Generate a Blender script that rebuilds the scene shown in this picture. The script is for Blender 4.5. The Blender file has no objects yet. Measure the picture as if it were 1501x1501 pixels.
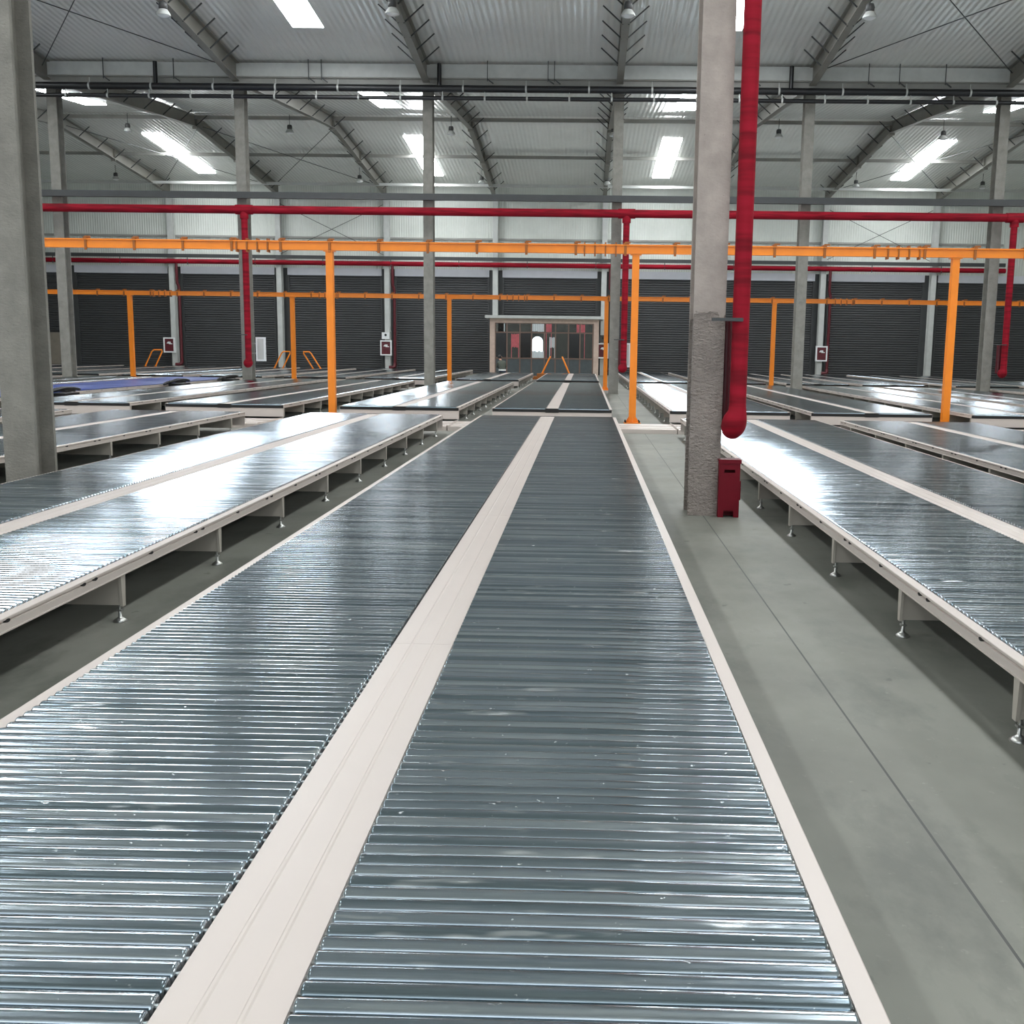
import bpy, math, random
from mathutils import Matrix, Vector

random.seed(7)
SC = bpy.context.scene
COL = SC.collection

# ------------------------------------------------------------------ camera
F, CX, CY, ROLL, EYE = 1560.0, 820.0, 750.0, .0135, 2.13
VPX, VPY = 857.0, 512.0


def camera():
    fwd = Vector(((VPX - CX) / F, -(VPY - CY) / F, 1)).normalized()
    span = F * F / ((CY - VPY) + (VPX - CX) * ROLL)
    up = -Vector((-ROLL * span / F, -span / F, 1)).normalized()
    right = up.cross(fwd)
    if right.x < 0:
        right = -right
    right.normalize()
    up = right.cross(fwd)
    if up.y < 0:
        up = -up
    up.normalize()
    rows = (right, fwd, up)                      # world axes seen in the camera
    cr = Vector([r.x for r in rows]); cu = Vector([r.y for r in rows]); cf = Vector([r.z for r in rows])
    m = Matrix(((cr.x, cu.x, -cf.x, 0), (cr.y, cu.y, -cf.y, 0), (cr.z, cu.z, -cf.z, EYE), (0, 0, 0, 1)))
    cd = bpy.data.cameras.new('camera')
    cd.sensor_width = 36; cd.lens = F / 1501 * 36
    cd.shift_x = (750.5 - CX) / 1501
    cd.shift_y = (CY - 750.5) / 1501
    cd.clip_start = .05; cd.clip_end = 400
    o = bpy.data.objects.new('camera', cd)
    COL.objects.link(o); o.matrix_world = m
    SC.camera = o


camera()

# ------------------------------------------------------------------ world, light, exposure
SKYLIGHT = 33.0
world = bpy.data.worlds.new('daylight'); SC.world = world
world.use_nodes = True
bg = world.node_tree.nodes['Background']
bg.inputs[0].default_value = (.86, .93, 1, 1)
bg.inputs[1].default_value = 3.0
SC.view_settings.view_transform = 'Standard'
SC.view_settings.look = 'None'
SC.view_settings.exposure = 0.0
SC.view_settings.gamma = 1
SC.view_settings.use_curve_mapping = False
SC.cycles.max_bounces = 10
SC.cycles.diffuse_bounces = 5
SC.cycles.glossy_bounces = 5
SC.cycles.sample_clamp_indirect = 6


# ------------------------------------------------------------------ materials
def lin(c):
    return tuple(((v / 255 + .055) / 1.055) ** 2.4 if v > 10 else v / 255 / 12.92 for v in c) + (1,)


class N:
    def __init__(self, name):
        self.m = bpy.data.materials.new(name); self.m.use_nodes = True
        self.t = self.m.node_tree; self.b = self.t.nodes['Principled BSDF']

    def new(self, k, **kw):
        n = self.t.nodes.new(k)
        for a, v in kw.items():
            if a in n.inputs:
                n.inputs[a].default_value = v
            else:
                setattr(n, a, v)
        return n

    def link(self, a, b):
        self.t.links.new(a, b)

    def pos(self, scale=(1, 1, 1)):
        g = self.new('ShaderNodeNewGeometry'); mp = self.new('ShaderNodeMapping')
        mp.inputs['Scale'].default_value = scale
        self.link(g.outputs['Position'], mp.inputs['Vector'])
        return mp.outputs['Vector']

    def noise(self, vec, scale, detail=3, rough=.55):
        n = self.new('ShaderNodeTexNoise')
        n.inputs['Scale'].default_value = scale; n.inputs['Detail'].default_value = detail
        n.inputs['Roughness'].default_value = rough
        self.link(vec, n.inputs['Vector'])
        return n.outputs['Fac']

    def ramp(self, fac, stops):
        r = self.new('ShaderNodeValToRGB'); e = r.color_ramp.elements
        while len(e) < len(stops):
            e.new(.5)
        for x, (p, c) in zip(e, stops):
            x.position = p; x.color = c
        self.link(fac, r.inputs['Fac'])
        return r.outputs['Color']

    def mix(self, fac, a, b, mode='MIX'):
        n = self.new('ShaderNodeMix'); n.data_type = 'RGBA'; n.blend_type = mode
        for sock, v in ((n.inputs[0], fac), (n.inputs[6], a), (n.inputs[7], b)):
            if isinstance(v, (int, float, tuple)):
                sock.default_value = v
            else:
                self.link(v, sock)
        return n.outputs[2]

    def math(self, op, a, b=0.0):
        n = self.new('ShaderNodeMath'); n.operation = op
        for sock, v in ((n.inputs[0], a), (n.inputs[1], b)):
            if isinstance(v, (int, float)):
                sock.default_value = v
            else:
                self.link(v, sock)
        return n.outputs[0]

    def bump(self, h, strength, dist=.01):
        n = self.new('ShaderNodeBump')
        n.inputs['Distance'].default_value = dist
        if isinstance(strength, (int, float)):
            n.inputs['Strength'].default_value = strength
        else:
            self.link(strength, n.inputs['Strength'])
        self.link(h, n.inputs['Height'])
        self.link(n.outputs['Normal'], self.b.inputs['Normal'])

    def col(self, v):
        if isinstance(v, tuple):
            self.b.inputs['Base Color'].default_value = v
        else:
            self.link(v, self.b.inputs['Base Color'])

    def rough(self, v):
        if isinstance(v, (int, float)):
            self.b.inputs['Roughness'].default_value = v
        else:
            self.link(v, self.b.inputs['Roughness'])


def paint(name, rgb, rough=.45, vary=.08, scale=2.0, metallic=0.0, spec=.5):
    n = N(name); c = lin(rgb)
    lo = tuple(v * (1 - vary) for v in c[:3]) + (1,); hi = tuple(min(1, v * (1 + vary)) for v in c[:3]) + (1,)
    n.col(n.ramp(n.noise(n.pos(), scale, 4), [(.3, lo), (.7, hi)]))
    n.rough(rough); n.b.inputs['Metallic'].default_value = metallic
    n.b.inputs['Specular IOR Level'].default_value = spec
    return n.m


def mat_floor():
    n = N('concrete floor'); p = n.pos()
    big = n.noise(p, .35, 5, .6); mid = n.noise(n.pos((1, .5, 1)), 1.7, 6, .65); fine = n.noise(p, 14, 4, .7)
    c = n.ramp(big, [(.32, lin((108, 108, 100))), (.55, lin((127, 127, 118))), (.72, lin((140, 138, 129)))])
    c = n.mix(n.ramp(mid, [(.33, (.75, .75, .75, 1)), (.5, (0, 0, 0, 1))]), c, lin((92, 94, 86)))
    c = n.mix(n.ramp(fine, [(.63, (0, 0, 0, 1)), (.85, (.35, .35, .35, 1))]), c, lin((182, 182, 172)))
    spots = n.noise(n.pos(), 5.5, 3, .5)
    c = n.mix(n.ramp(spots, [(.70, (0, 0, 0, 1)), (.74, (.6, .6, .6, 1))]), c, lin((82, 82, 76)))
    # saw cut joints
    g = n.new('ShaderNodeNewGeometry'); sx = n.new('ShaderNodeSeparateXYZ')
    n.link(g.outputs['Position'], sx.inputs[0])
    def joint(axis, origin, step):
        a = n.math('SUBTRACT', sx.outputs[axis], origin - step / 2)
        a = n.math('MODULO', n.math('ADD', a, step * 40), step)
        a = n.math('ABSOLUTE', n.math('SUBTRACT', a, step / 2))
        return n.math('LESS_THAN', a, .0065)
    j = n.math('MAXIMUM', joint(0, 1.585, 4.475), joint(1, 13.8, 12.0))
    c = n.mix(j, c, lin((72, 74, 70)))
    n.col(c)
    n.rough(n.ramp(mid, [(.3, (.5, .5, .5, 1)), (.7, (.68, .68, .68, 1))]))
    n.b.inputs['Specular IOR Level'].default_value = .35
    n.bump(fine, .1, .004)
    return n.m


def mat_roller():
    n = N('galvanised roller steel')
    a = n.noise(n.pos((.9, 13, 13)), 2.2, 5, .65); b = n.noise(n.pos((1.2, 4, 4)), 1.1, 4, .6)
    sp = n.noise(n.pos((6, 14, 14)), 3.0, 4, .7)
    dash = n.noise(n.pos((1.6, 15, 0)), 1.0, 3, .75)              # dusty dashes along single rollers
    st = n.noise(n.pos((.1, 14, 0)), 1.0, 2, .6)                 # each roller a little different
    c = n.ramp(b, [(.3, (.36, .425, .485, 1)), (.7, (.49, .555, .615, 1))])
    c = n.mix(n.ramp(a, [(.52, (0, 0, 0, 1)), (.75, (.5, .5, .5, 1))]), c, (.78, .82, .82, 1))
    c = n.mix(n.ramp(st, [(.36, (.75, .75, .75, 1)), (.52, (0, 0, 0, 1))]), c, (.20, .26, .29, 1))
    c = n.mix(n.ramp(st, [(.52, (0, 0, 0, 1)), (.7, (.6, .6, .6, 1))]), c, (.72, .78, .8, 1))
    dm = n.ramp(dash, [(.6, (0, 0, 0, 1)), (.72, (.7, .7, .7, 1))])
    c = n.mix(dm, c, (.9, .92, .92, 1))
    spm = n.ramp(sp, [(.66, (0, 0, 0, 1)), (.74, (1, 1, 1, 1))])
    c = n.mix(spm, c, (.92, .94, .94, 1))
    n.col(c)
    n.b.inputs['Metallic'].default_value = 1.0
    r = n.ramp(a, [(.35, (.10, .10, .10, 1)), (.75, (.2, .2, .2, 1))])
    r = n.mix(dm, r, (.34, .34, .34, 1))
    n.rough(n.mix(spm, r, (.5, .5, .5, 1)))
    return n.m


def mat_ceiling():
    n = N('foil lined roof panel')
    w = n.new('ShaderNodeTexWave'); w.wave_type = 'BANDS'; w.bands_direction = 'X'
    w.inputs['Scale'].default_value = 1.15; w.inputs['Distortion'].default_value = .35
    w.inputs['Detail'].default_value = 2
    n.link(n.pos((1, .06, .06)), w.inputs['Vector'])
    wr = n.noise(n.pos((1.0, .22, .22)), 2.4, 5, .65)
    h = n.math('ADD', n.math('MULTIPLY', w.outputs['Fac'], .5), n.math('MULTIPLY', wr, 1.1))
    n.col(n.ramp(n.noise(n.pos(), .25, 4), [(.3, lin((226, 227, 223))), (.7, lin((238, 239, 235)))]))
    n.b.inputs['Metallic'].default_value = .15
    n.b.inputs['Specular IOR Level'].default_value = 1.0
    n.rough(.2)
    n.bump(h, .5, .06)
    return n.m


def mat_upper_wall():
    n = N('ribbed white wall panel')
    w = n.new('ShaderNodeTexWave'); w.wave_type = 'BANDS'; w.bands_direction = 'X'
    w.inputs['Scale'].default_value = 1.6
    n.link(n.pos((1, .02, .02)), w.inputs['Vector'])
    n.col(n.ramp(n.noise(n.pos(), .4, 4), [(.3, lin((206, 210, 202))), (.7, lin((224, 227, 220)))]))
    n.rough(.5); n.bump(w.outputs['Fac'], .5, .03)
    return n.m


def mat_column(name, rgb, low=True):
    n = N(name)
    g = n.new('ShaderNodeNewGeometry'); sx = n.new('ShaderNodeSeparateXYZ')
    n.link(g.outputs['Position'], sx.inputs[0])
    wob = n.math('MULTIPLY', n.noise(n.pos(), 4, 3), .5)
    rough_zone = n.math('LESS_THAN', n.math('ADD', sx.outputs[2], wob), 2.85) if low else None
    a = n.noise(n.pos((1, 1, 1.9)), 17, 5, .6); b = n.noise(n.pos(), 3, 4, .6)
    c = lin(rgb); d = tuple(v * .72 for v in c[:3]) + (1,)
    col = n.ramp(b, [(.3, d), (.7, c)])
    pits = n.ramp(n.noise(n.pos((1, 1, .8)), 60, 2), [(.25, (.55, .55, .55, 1)), (.36, (0, 0, 0, 1))])
    col = n.mix(pits, col, tuple(v * .35 for v in c[:3]) + (1,))
    n.col(col); n.rough(.85)
    if low:
        n.bump(a, n.math('ADD', n.math('MULTIPLY', rough_zone, .85), .15), .1)
    else:
        n.bump(a, .4, .035)
    return n.m


def mat_wrap():
    n = N('red wrapped pipe')
    sp = n.noise(n.pos((.6, .6, 7)), 1.3, 3, .5)
    n.col(n.ramp(sp, [(.36, lin((112, 8, 24))), (.52, lin((140, 12, 32))), (.7, lin((152, 16, 38)))]))
    n.rough(.7); n.bump(sp, .35, .02)
    n.b.inputs['Specular IOR Level'].default_value = .2
    return n.m


def mat_shutter():
    return paint('dark shutter slats', (60, 61, 62), .5, .1, .5)


def mat_emit(name, rgb, s):
    n = N(name)
    n.b.inputs['Base Color'].default_value = (.9, .9, .9, 1)
    n.b.inputs['Emission Color'].default_value = rgb
    n.b.inputs['Emission Strength'].default_value = s
    return n.m


def mat_glass(name, tint=(.8, .85, .85, 1)):
    n = N(name)
    n.b.inputs['Base Color'].default_value = tint
    n.b.inputs['Transmission Weight'].default_value = 1
    n.b.inputs['Roughness'].default_value = .02
    n.b.inputs['IOR'].default_value = 1.1
    return n.m


def mat_film():
    n = N('blue protective film')
    a = n.noise(n.pos((.5, 1.4, 1)), 1.2, 5, .6)
    n.col(n.ramp(a, [(.4, lin((34, 60, 138))), (.58, lin((58, 82, 156))), (.72, lin((150, 160, 190)))]))
    n.rough(.3); n.bump(a, .3, .02)
    return n.m


def mat_fabric(name, rgb):
    return paint(name, rgb, .85, .18, 20)


M = dict(
    floor=mat_floor(), roller=mat_roller(), ceiling=mat_ceiling(), wall=mat_upper_wall(),
    side_wall=paint('side wall panel', (196, 199, 192), .6),
    coat=mat_column('rough grey fireproof coat', (176, 164, 155)),
    coat_far=mat_column('grey fireproof coat', (146, 143, 135), False),
    coat_dark=mat_column('weathered concrete coat', (140, 136, 127), False),
    steel=paint('grey painted steel', (150, 149, 143), .5, .1, 1.5),
    rafter=paint('grey rafter paint', (126, 124, 116), .5, .1, 1.0),
    pale_steel=paint('pale galvanised steel', (186, 188, 184), .4, .08, 2),
    dark_steel=paint('charcoal steel', (60, 62, 62), .5, .1, 2),
    black=paint('black plastic', (22, 22, 24), .4, .2, 4),
    cream=paint('cream powder coat', (197, 186, 178), .38, .025, 1.3),
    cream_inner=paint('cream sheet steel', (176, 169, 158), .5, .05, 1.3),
    hole=paint('dark fixing hole', (18, 17, 16), .7),
    zinc=paint('zinc plated steel', (190, 190, 186), .3, .1, 6, .9),
    wrap=mat_wrap(),
    red=paint('red enamel', (100, 7, 24), .45, .1, 3, 0, .2),
    dark_red=paint('dark red enamel', (84, 12, 24), .45, .1, 3),
    orange=paint('orange enamel', (240, 134, 16), .38, .06, 2),
    orange_dark=paint('dark orange bracket', (150, 84, 20), .5, .1, 2),
    shutter=mat_shutter(),
    white=paint('white enamel', (228, 230, 230), .4, .03),
    band=paint('white flashing', (214, 216, 222), .5, .03),
    skylight=mat_emit('daylight through translucent roof sheet', (.93, .97, 1, 1), SKYLIGHT),
    lamp_glass=paint('white lamp dome', (230, 232, 232), .3, .02),
    lamp_body=paint('dark lamp driver', (70, 70, 70), .5),
    film=mat_film(),
    glass=mat_glass('clear pane'),
    dark_glass=paint('dark tinted pane', (18, 20, 20), .12, .3, 1.2),
    brown=paint('brown aluminium', (112, 88, 76), .45, .1, 3),
    stone=paint('pale stone trim', (196, 174, 158), .6, .1, 4),
    teal_panel=paint('slate grey infill panel', (70, 78, 80), .5, .12, 3),
    brick=paint('dark outdoor wall', (52, 50, 44), .85, .4, 1.5),
    grey_brown=paint('grey brown steel', (128, 120, 108), .5, .08, 2),
    pink=paint('pink added sheet', (226, 110, 116), .5, .2, 3),
    skin=paint('skin', (214, 160, 138), .55, .06),
    hair=paint('black hair', (26, 22, 20), .6),
    jacket=mat_fabric('olive jacket cloth', (84, 88, 78)),
    hem=mat_fabric('pale shirt cloth', (214, 214, 208)),
    jeans=mat_fabric('dark blue denim', (44, 54, 82)),
    ground=paint('outdoor paving', (150, 148, 142), .8, .12, 1),
)


# ------------------------------------------------------------------ mesh helpers
class MB:
    def __init__(self):
        self.v, self.f, self.s, self.mi = [], [], [], []

    def face(self, idx, smooth=False, mi=0):
        self.f.append(idx); self.s.append(smooth); self.mi.append(mi)

    def box(self, x0, x1, y0, y1, z0, z1, mi=0):
        b = len(self.v)
        self.v += [(x0, y0, z0), (x1, y0, z0), (x1, y1, z0), (x0, y1, z0), (x0, y0, z1), (x1, y0, z1), (x1, y1, z1), (x0, y1, z1)]
        for q in ((3, 2, 1, 0), (4, 5, 6, 7), (0, 1, 5, 4), (1, 2, 6, 5), (2, 3, 7, 6), (3, 0, 4, 7)):
            self.face([b + i for i in q], False, mi)
        return self

    def prism(self, poly, axis, a0, a1, mi=0, smooth=False, caps=True):
        """poly: 2-D outline; axis 0 -> (y,z), 1 -> (x,z), 2 -> (x,y)"""
        def at(p, a):
            return (a, p[0], p[1]) if axis == 0 else (p[0], a, p[1]) if axis == 1 else (p[0], p[1], a)
        b = len(self.v); n = len(poly)
        self.v += [at(p, a0) for p in poly] + [at(p, a1) for p in poly]
        area = sum(poly[i][0] * poly[(i + 1) % n][1] - poly[(i + 1) % n][0] * poly[i][1] for i in range(n))
        flip = (area < 0) ^ (axis == 1)
        for i in range(n):
            j = (i + 1) % n
            q = [b + i, b + j, b + n + j, b + n + i]
            self.face(q[::-1] if flip else q, smooth, mi)
        if caps:
            lo = list(range(b + n - 1, b - 1, -1)); hi = list(range(b + n, b + 2 * n))
            self.face(lo[::-1] if flip else lo, False, mi); self.face(hi[::-1] if flip else hi, False, mi)
        return self

    def tube(self, pts, r, seg=12, mi=0, caps=True):
        pts = [Vector(p) for p in pts]
        rs = r if isinstance(r, (list, tuple)) else [r] * len(pts)
        rings = []; u = None
        for i, p in enumerate(pts):
            d = (pts[min(i + 1, len(pts) - 1)] - pts[max(i - 1, 0)]).normalized()
            if u is None:
                u = d.cross(Vector((0, 0, 1)))
                if u.length < .1:
                    u = d.cross(Vector((0, 1, 0)))
            u = (u - d * u.dot(d)).normalized(); w = d.cross(u)
            b = len(self.v); rings.append(b)
            for k in range(seg):
                a = 2 * math.pi * k / seg
                self.v.append(tuple(p + (u * math.cos(a) + w * math.sin(a)) * rs[i]))
        for a, b in zip(rings, rings[1:]):
            for k in range(seg):
                j = (k + 1) % seg
                self.face([a + k, a + j, b + j, b + k], True, mi)
        if caps:
            self.cap(rings[0], seg, True, mi); self.cap(rings[-1], seg, False, mi)
        return self

    def cap(self, ring, seg, flip, mi):
        b = len(self.v)
        self.v += [self.v[ring + k] for k in range(seg)]
        q = [b + k for k in range(seg)]
        self.face(q[::-1] if flip else q, False, mi)

    def lathe(self, prof, seg=20, c=(0, 0, 0), mi=0):
        rings = []
        for r, z in prof:
            b = len(self.v); rings.append(b)
            for k in range(seg):
                a = 2 * math.pi * k / seg
                self.v.append((c[0] + r * math.cos(a), c[1] + r * math.sin(a), c[2] + z))
        for a, b in zip(rings, rings[1:]):
            for k in range(seg):
                j = (k + 1) % seg
                self.face([a + k, a + j, b + j, b + k], True, mi)
        self.cap(rings[0], seg, True, mi); self.cap(rings[-1], seg, False, mi)
        return self

    def bar(self, p, q, w, h=None, mi=0):
        """rectangular bar between two points"""
        h = h or w
        p, q = Vector(p), Vector(q); d = (q - p).normalized()
        u = d.cross(Vector((0, 0, 1)))
        if u.length < .05:
            u = Vector((1, 0, 0))
        u.normalize(); k = u.cross(d)
        b = len(self.v)
        for e in (p, q):
            for s, t in ((-1, -1), (1, -1), (1, 1), (-1, 1)):
                self.v.append(tuple(e + u * s * w / 2 + k * t * h / 2))
        for qd in ((0, 1, 2, 3), (7, 6, 5, 4), (0, 4, 5, 1), (1, 5, 6, 2), (2, 6, 7, 3), (3, 7, 4, 0)):
            self.face([b + i for i in qd], False, mi)
        return self

    def mesh(self, name, *mats):
        me = bpy.data.meshes.new(name)
        me.from_pydata(self.v, [], self.f)
        me.polygons.foreach_set('use_smooth', self.s)
        me.polygons.foreach_set('material_index', self.mi)
        for m in mats:
            me.materials.append(m)
        me.update()
        return me


def link(name, me, parent=None, loc=(0, 0, 0), rot=(0, 0, 0)):
    o = bpy.data.objects.new(name, me); COL.objects.link(o)
    o.location = loc; o.rotation_euler = rot
    if parent:
        o.parent = parent
    return o


def tag(o, label=None, cat=None, group=None, kind=None):
    for k, v in (('label', label), ('category', cat), ('group', group), ('kind', kind)):
        if v:
            o[k] = v
    return o


def thing(name, label, cat, loc=(0, 0, 0), group=None, rot=(0, 0, 0)):
    o = bpy.data.objects.new(name, None); COL.objects.link(o)
    o.location = loc; o.rotation_euler = rot; o.empty_display_size = .1
    return tag(o, label, cat, group, 'thing')


def part(name, mb, mat, parent, loc=(0, 0, 0), rot=(0, 0, 0)):
    mats = mat if isinstance(mat, (list, tuple)) else (mat,)
    return link(name, mb.mesh(name, *mats), parent, loc, rot)


def solo(name, mb, mat, label, cat, loc=(0, 0, 0), group=None, rot=(0, 0, 0)):
    mats = mat if isinstance(mat, (list, tuple)) else (mat,)
    return tag(link(name, mb.mesh(name, *mats), None, loc, rot), label, cat, group, 'thing')


def struct(name, mb, *mats):
    return tag(link(name, mb.mesh(name, *mats)), kind='structure')


ORD = ['first', 'second', 'third', 'fourth', 'fifth', 'sixth', 'seventh', 'eighth', 'ninth', 'tenth']

# ------------------------------------------------------------------ the building
P = 8.95                      # column spacing across
COLX = [1.42 + P * k for k in range(-4, 4)]      # -34.38 ... 28.27
ROW0, ROW1, ROW2 = 13.8, 52.0, 90.0
RIDGE1, RIDGE2, RIDGE0 = 32.9, 71.0, -5.3
EAVE, TOP = 15.2, 16.8
XL, XR, YB = -52.0, 38.0, -24.4

struct('floor', MB().box(XL, XR, YB, ROW2 + .4, -.2, 0), M['floor'])


def slope_strip(x0, x1, y0, z0, y1, z1, t=.1):
    return MB().prism([(y0, z0), (y1, z1), (y1, z1 + t), (y0, z0 + t)], 0, x0, x1)


def roof():
    mb = MB()
    for (a, za, b, zb) in ((YB, EAVE, RIDGE0, TOP), (RIDGE0, TOP, ROW0, EAVE), (ROW0, EAVE, RIDGE1, TOP),
                           (RIDGE1, TOP, ROW1 - .4, EAVE), (ROW1 + .4, EAVE, RIDGE2, TOP), (RIDGE2, TOP, ROW2 + .3, EAVE)):
        mb.prism([(a, za), (b, zb), (b, zb + .12), (a, za + .12)], 0, XL, XR)
    mb.box(XL, XR, ROW1 - .4, ROW1 + .4, EAVE, EAVE + .12)
    struct('ceiling', mb, M['ceiling'])


roof()


def roof_z(y):
    for a, za, b, zb in ((YB, EAVE, RIDGE0, TOP), (RIDGE0, TOP, ROW0, EAVE), (ROW0, EAVE, RIDGE1, TOP),
                         (RIDGE1, TOP, ROW1, EAVE), (ROW1, EAVE, RIDGE2, TOP), (RIDGE2, TOP, ROW2, EAVE)):
        if a <= y <= b:
            return za + (zb - za) * (y - a) / (b - a)
    return EAVE


# translucent roof sheets (the only strong light)
k = 1
for x in (-30.05, -12.0, 5.75, 24.3):
    for y0, y1 in ((-1.6, 9.4), (18.3, 29), (37, 47.7), (57, 67.2), (75.6, 86.5)):
        za, zb = roof_z(y0) - .03, roof_z(y1) - .03
        tag(link('window_%d' % k, slope_strip(x - .66, x + .66, y0, za, y1, zb, .02).mesh('window', M['skylight'])), kind='structure')
        k += 1

# side walls and the back wall
struct('wall_left', MB().box(XL - .2, XL, YB, ROW2 + .4, 0, TOP + .3), M['side_wall'])
struct('wall_rear_baffle', MB().box(XL, XR, YB - .3, YB - .1, 0, 5.5), M['side_wall'])  # added out of view: blocks low daylight, leaves the sky open above
struct('wall_right', MB().box(XR, XR + .2, YB, ROW2 + .4, 0, TOP + .3), M['side_wall'])
DOOR_H = 7.95
wb = MB().box(XL, XR, ROW2 + .05, ROW2 + .25, 8.5, TOP + .2)
struct('wall_back', wb, M['wall'])
pier = MB()
BACKX = [1.5 + P * k for k in range(-6, 4)]
for i, x in enumerate(BACKX):
    pier.box(max(x - .55, XL), max(x + .55, XL + .1), ROW2 + .05, ROW2 + .25, 0, 8.5)
struct('wall_pier', pier, M['dark_steel'])

for i, x in enumerate(BACKX[:-1] + [BACKX[-1]]):
    x0, x1 = max(x + .55, XL), x + P - .55
    if x1 > XR:
        x1 = XR
    z0 = 4.55 if -9 < x < -5 else 0
    d = MB()
    z = z0
    while z < 7.94:
        zt = min(z + .19, 7.95); y = ROW2 + .1
        d.prism([(y + .02, z), (y - .012, z + .03), (y - .03, z + .075), (y - .02, zt - .04), (y + .02, zt - .012), (y + .02, zt), (y + .06, zt), (y + .06, z)], 0, x0, x1)
        z = zt
    tag(link('door_%d' % (i + 1), d.mesh('door', M['shutter'])), kind='structure')
    f = MB().box(x0 - .02, x0 + .12, ROW2 - .02, ROW2 + .18, 0, 7.95).box(x1 - .12, x1 + .02, ROW2 - .02, ROW2 + .18, 0, 7.95)
    tag(link('trim_%d' % (i + 1), f.mesh('trim', M['dark_steel'])), kind='structure')
    b = MB().box(x0, x1, ROW2 - .12, ROW2 + .05, 7.93, 8.52)
    tag(link('trim_%d' % (i + 21), b.mesh('trim', M['band'])), kind='structure')

# ------------------------------------------------------------------ columns
def h_section(w, d, tf, tw, z0, z1):
    p = [(-w / 2, -d / 2), (w / 2, -d / 2), (w / 2, -d / 2 + tf), (tw / 2, -d / 2 + tf), (tw / 2, d / 2 - tf), (w / 2, d / 2 - tf),
         (w / 2, d / 2), (-w / 2, d / 2), (-w / 2, d / 2 - tf), (-tw / 2, d / 2 - tf), (-tw / 2, -d / 2 + tf), (-w / 2, -d / 2 + tf)]
    return MB().prism(p, 2, z0, z1)


def column(x, y, w, d, z1, mat, label, group, tf=.05, plate=True):
    t = thing('steel_column', label, 'column', (x, y, 0), group)
    part('shaft', h_section(w, d, tf, .05, 0, z1), mat, t)
    if plate:
        part('base_plate', MB().box(-w / 2 - .03, w / 2 + .03, -d / 2 - .03, d / 2 + .03, 0, .02), mat, t)
    return t


c = column(1.582, 14.08, .405, .56, 14.4, M['coat'], 'rough coated grey column standing in the aisle beside the red extinguisher box', None, .06, False)
c = column(-7.42, 14.1, .42, .56, 14.4, M['coat_dark'], 'grey column at the left edge of the photo, nearest on that side', None, .06)
ROW1X = [-25.35, -16.45, -7.55, 1.42, 10.3, 19.3]
row1_lab = ['grey middle-row column behind the blue-covered deck, beside the near left column',
            'grey middle-row column with the red riser and white cabinet left of the centre',
            'grey middle-row column directly left of the centre deck, bare of any riser',
            'grey middle-row column with its foot showing in the aisle near the glazed entrance',
            'grey middle-row column without a riser, right of the near aisle column',
            'grey middle-row column with a red riser at the right edge']
for x, lb in zip(ROW1X, row1_lab):
    column(x, 52.3, .46, .62, 14.3, M['coat_far'], lb, 'columns of the middle row')
for i, x in enumerate(BACKX[2:]):
    if x > 31:
        continue
    column(x, 89.55, .42, .6, 14.4, M['pale_steel'],
           'pale column on the shutter wall, %s from the left' % ORD[i], 'columns along the shutter wall', .04, False)

# ------------------------------------------------------------------ rafters with flange braces
def rafter_mb(pts):
    """pts: (y, z_bottom, z_top); I section along y"""
    mb = MB()
    for (y0, b0, t0), (y1, b1, t1) in zip(pts, pts[1:]):
        mb.prism([(y0, b0 + .03), (y1, b1 + .03), (y1, t1 - .03), (y0, t0 - .03)], 0, -.02, .02)
        mb.prism([(y0, b0), (y1, b1), (y1, b1 + .04), (y0, b0 + .04)], 0, -.16, .16)
        mb.prism([(y0, t0 - .04), (y1, t1 - .04), (y1, t1), (y0, t0)], 0, -.16, .16)
    return mb


def depth_at(y, a, r, b):
    t = abs(y - r) / (b - r)
    return .7 + .14 * t ** 2


BRACE = {}


def brace_mesh(side, dep):
    key = (side, round(dep, 1))
    if key not in BRACE:
        BRACE[key] = MB().bar((side * .1, 0, .03), (side * (.12 + dep * 1.05), 0, dep - .02), .05, .05).mesh('flange_brace', M['dark_steel'])
    return BRACE[key]


def rafter(x, a, r, b, label, group, brace_from, spacing=1.52):
    pts = []
    n = 12
    for i in range(n + 1):
        y = a + (b - a) * i / n
        zt = roof_z(y) - .12
        pts.append((y, zt - depth_at(y, a, r, b), zt))
    ym = (a + b) / 2
    t = thing('roof_rafter', label, 'rafter', (x, 0, 0), group)
    part('beam', rafter_mb(pts), M['rafter'], t)
    zr = roof_z(r) - .12
    for yy in (r, (r + b) / 2 - 1.2):
        zt = roof_z(yy) - .12; dd = depth_at(yy, a, r, b)
        part('splice_plate', MB().box(-.17, .17, yy - .04, yy + .04, zt - dd - .14, zt), M['rafter'], t)
    y = brace_from
    while y < b - .9:
        zt = roof_z(y) - .12; dd = depth_at(y, a, r, b)
        for s in (-1, 1):
            link('flange_brace', brace_mesh(s, dd), t, (0, y, zt - round(dd, 1)))
        y += spacing
    return t


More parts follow.
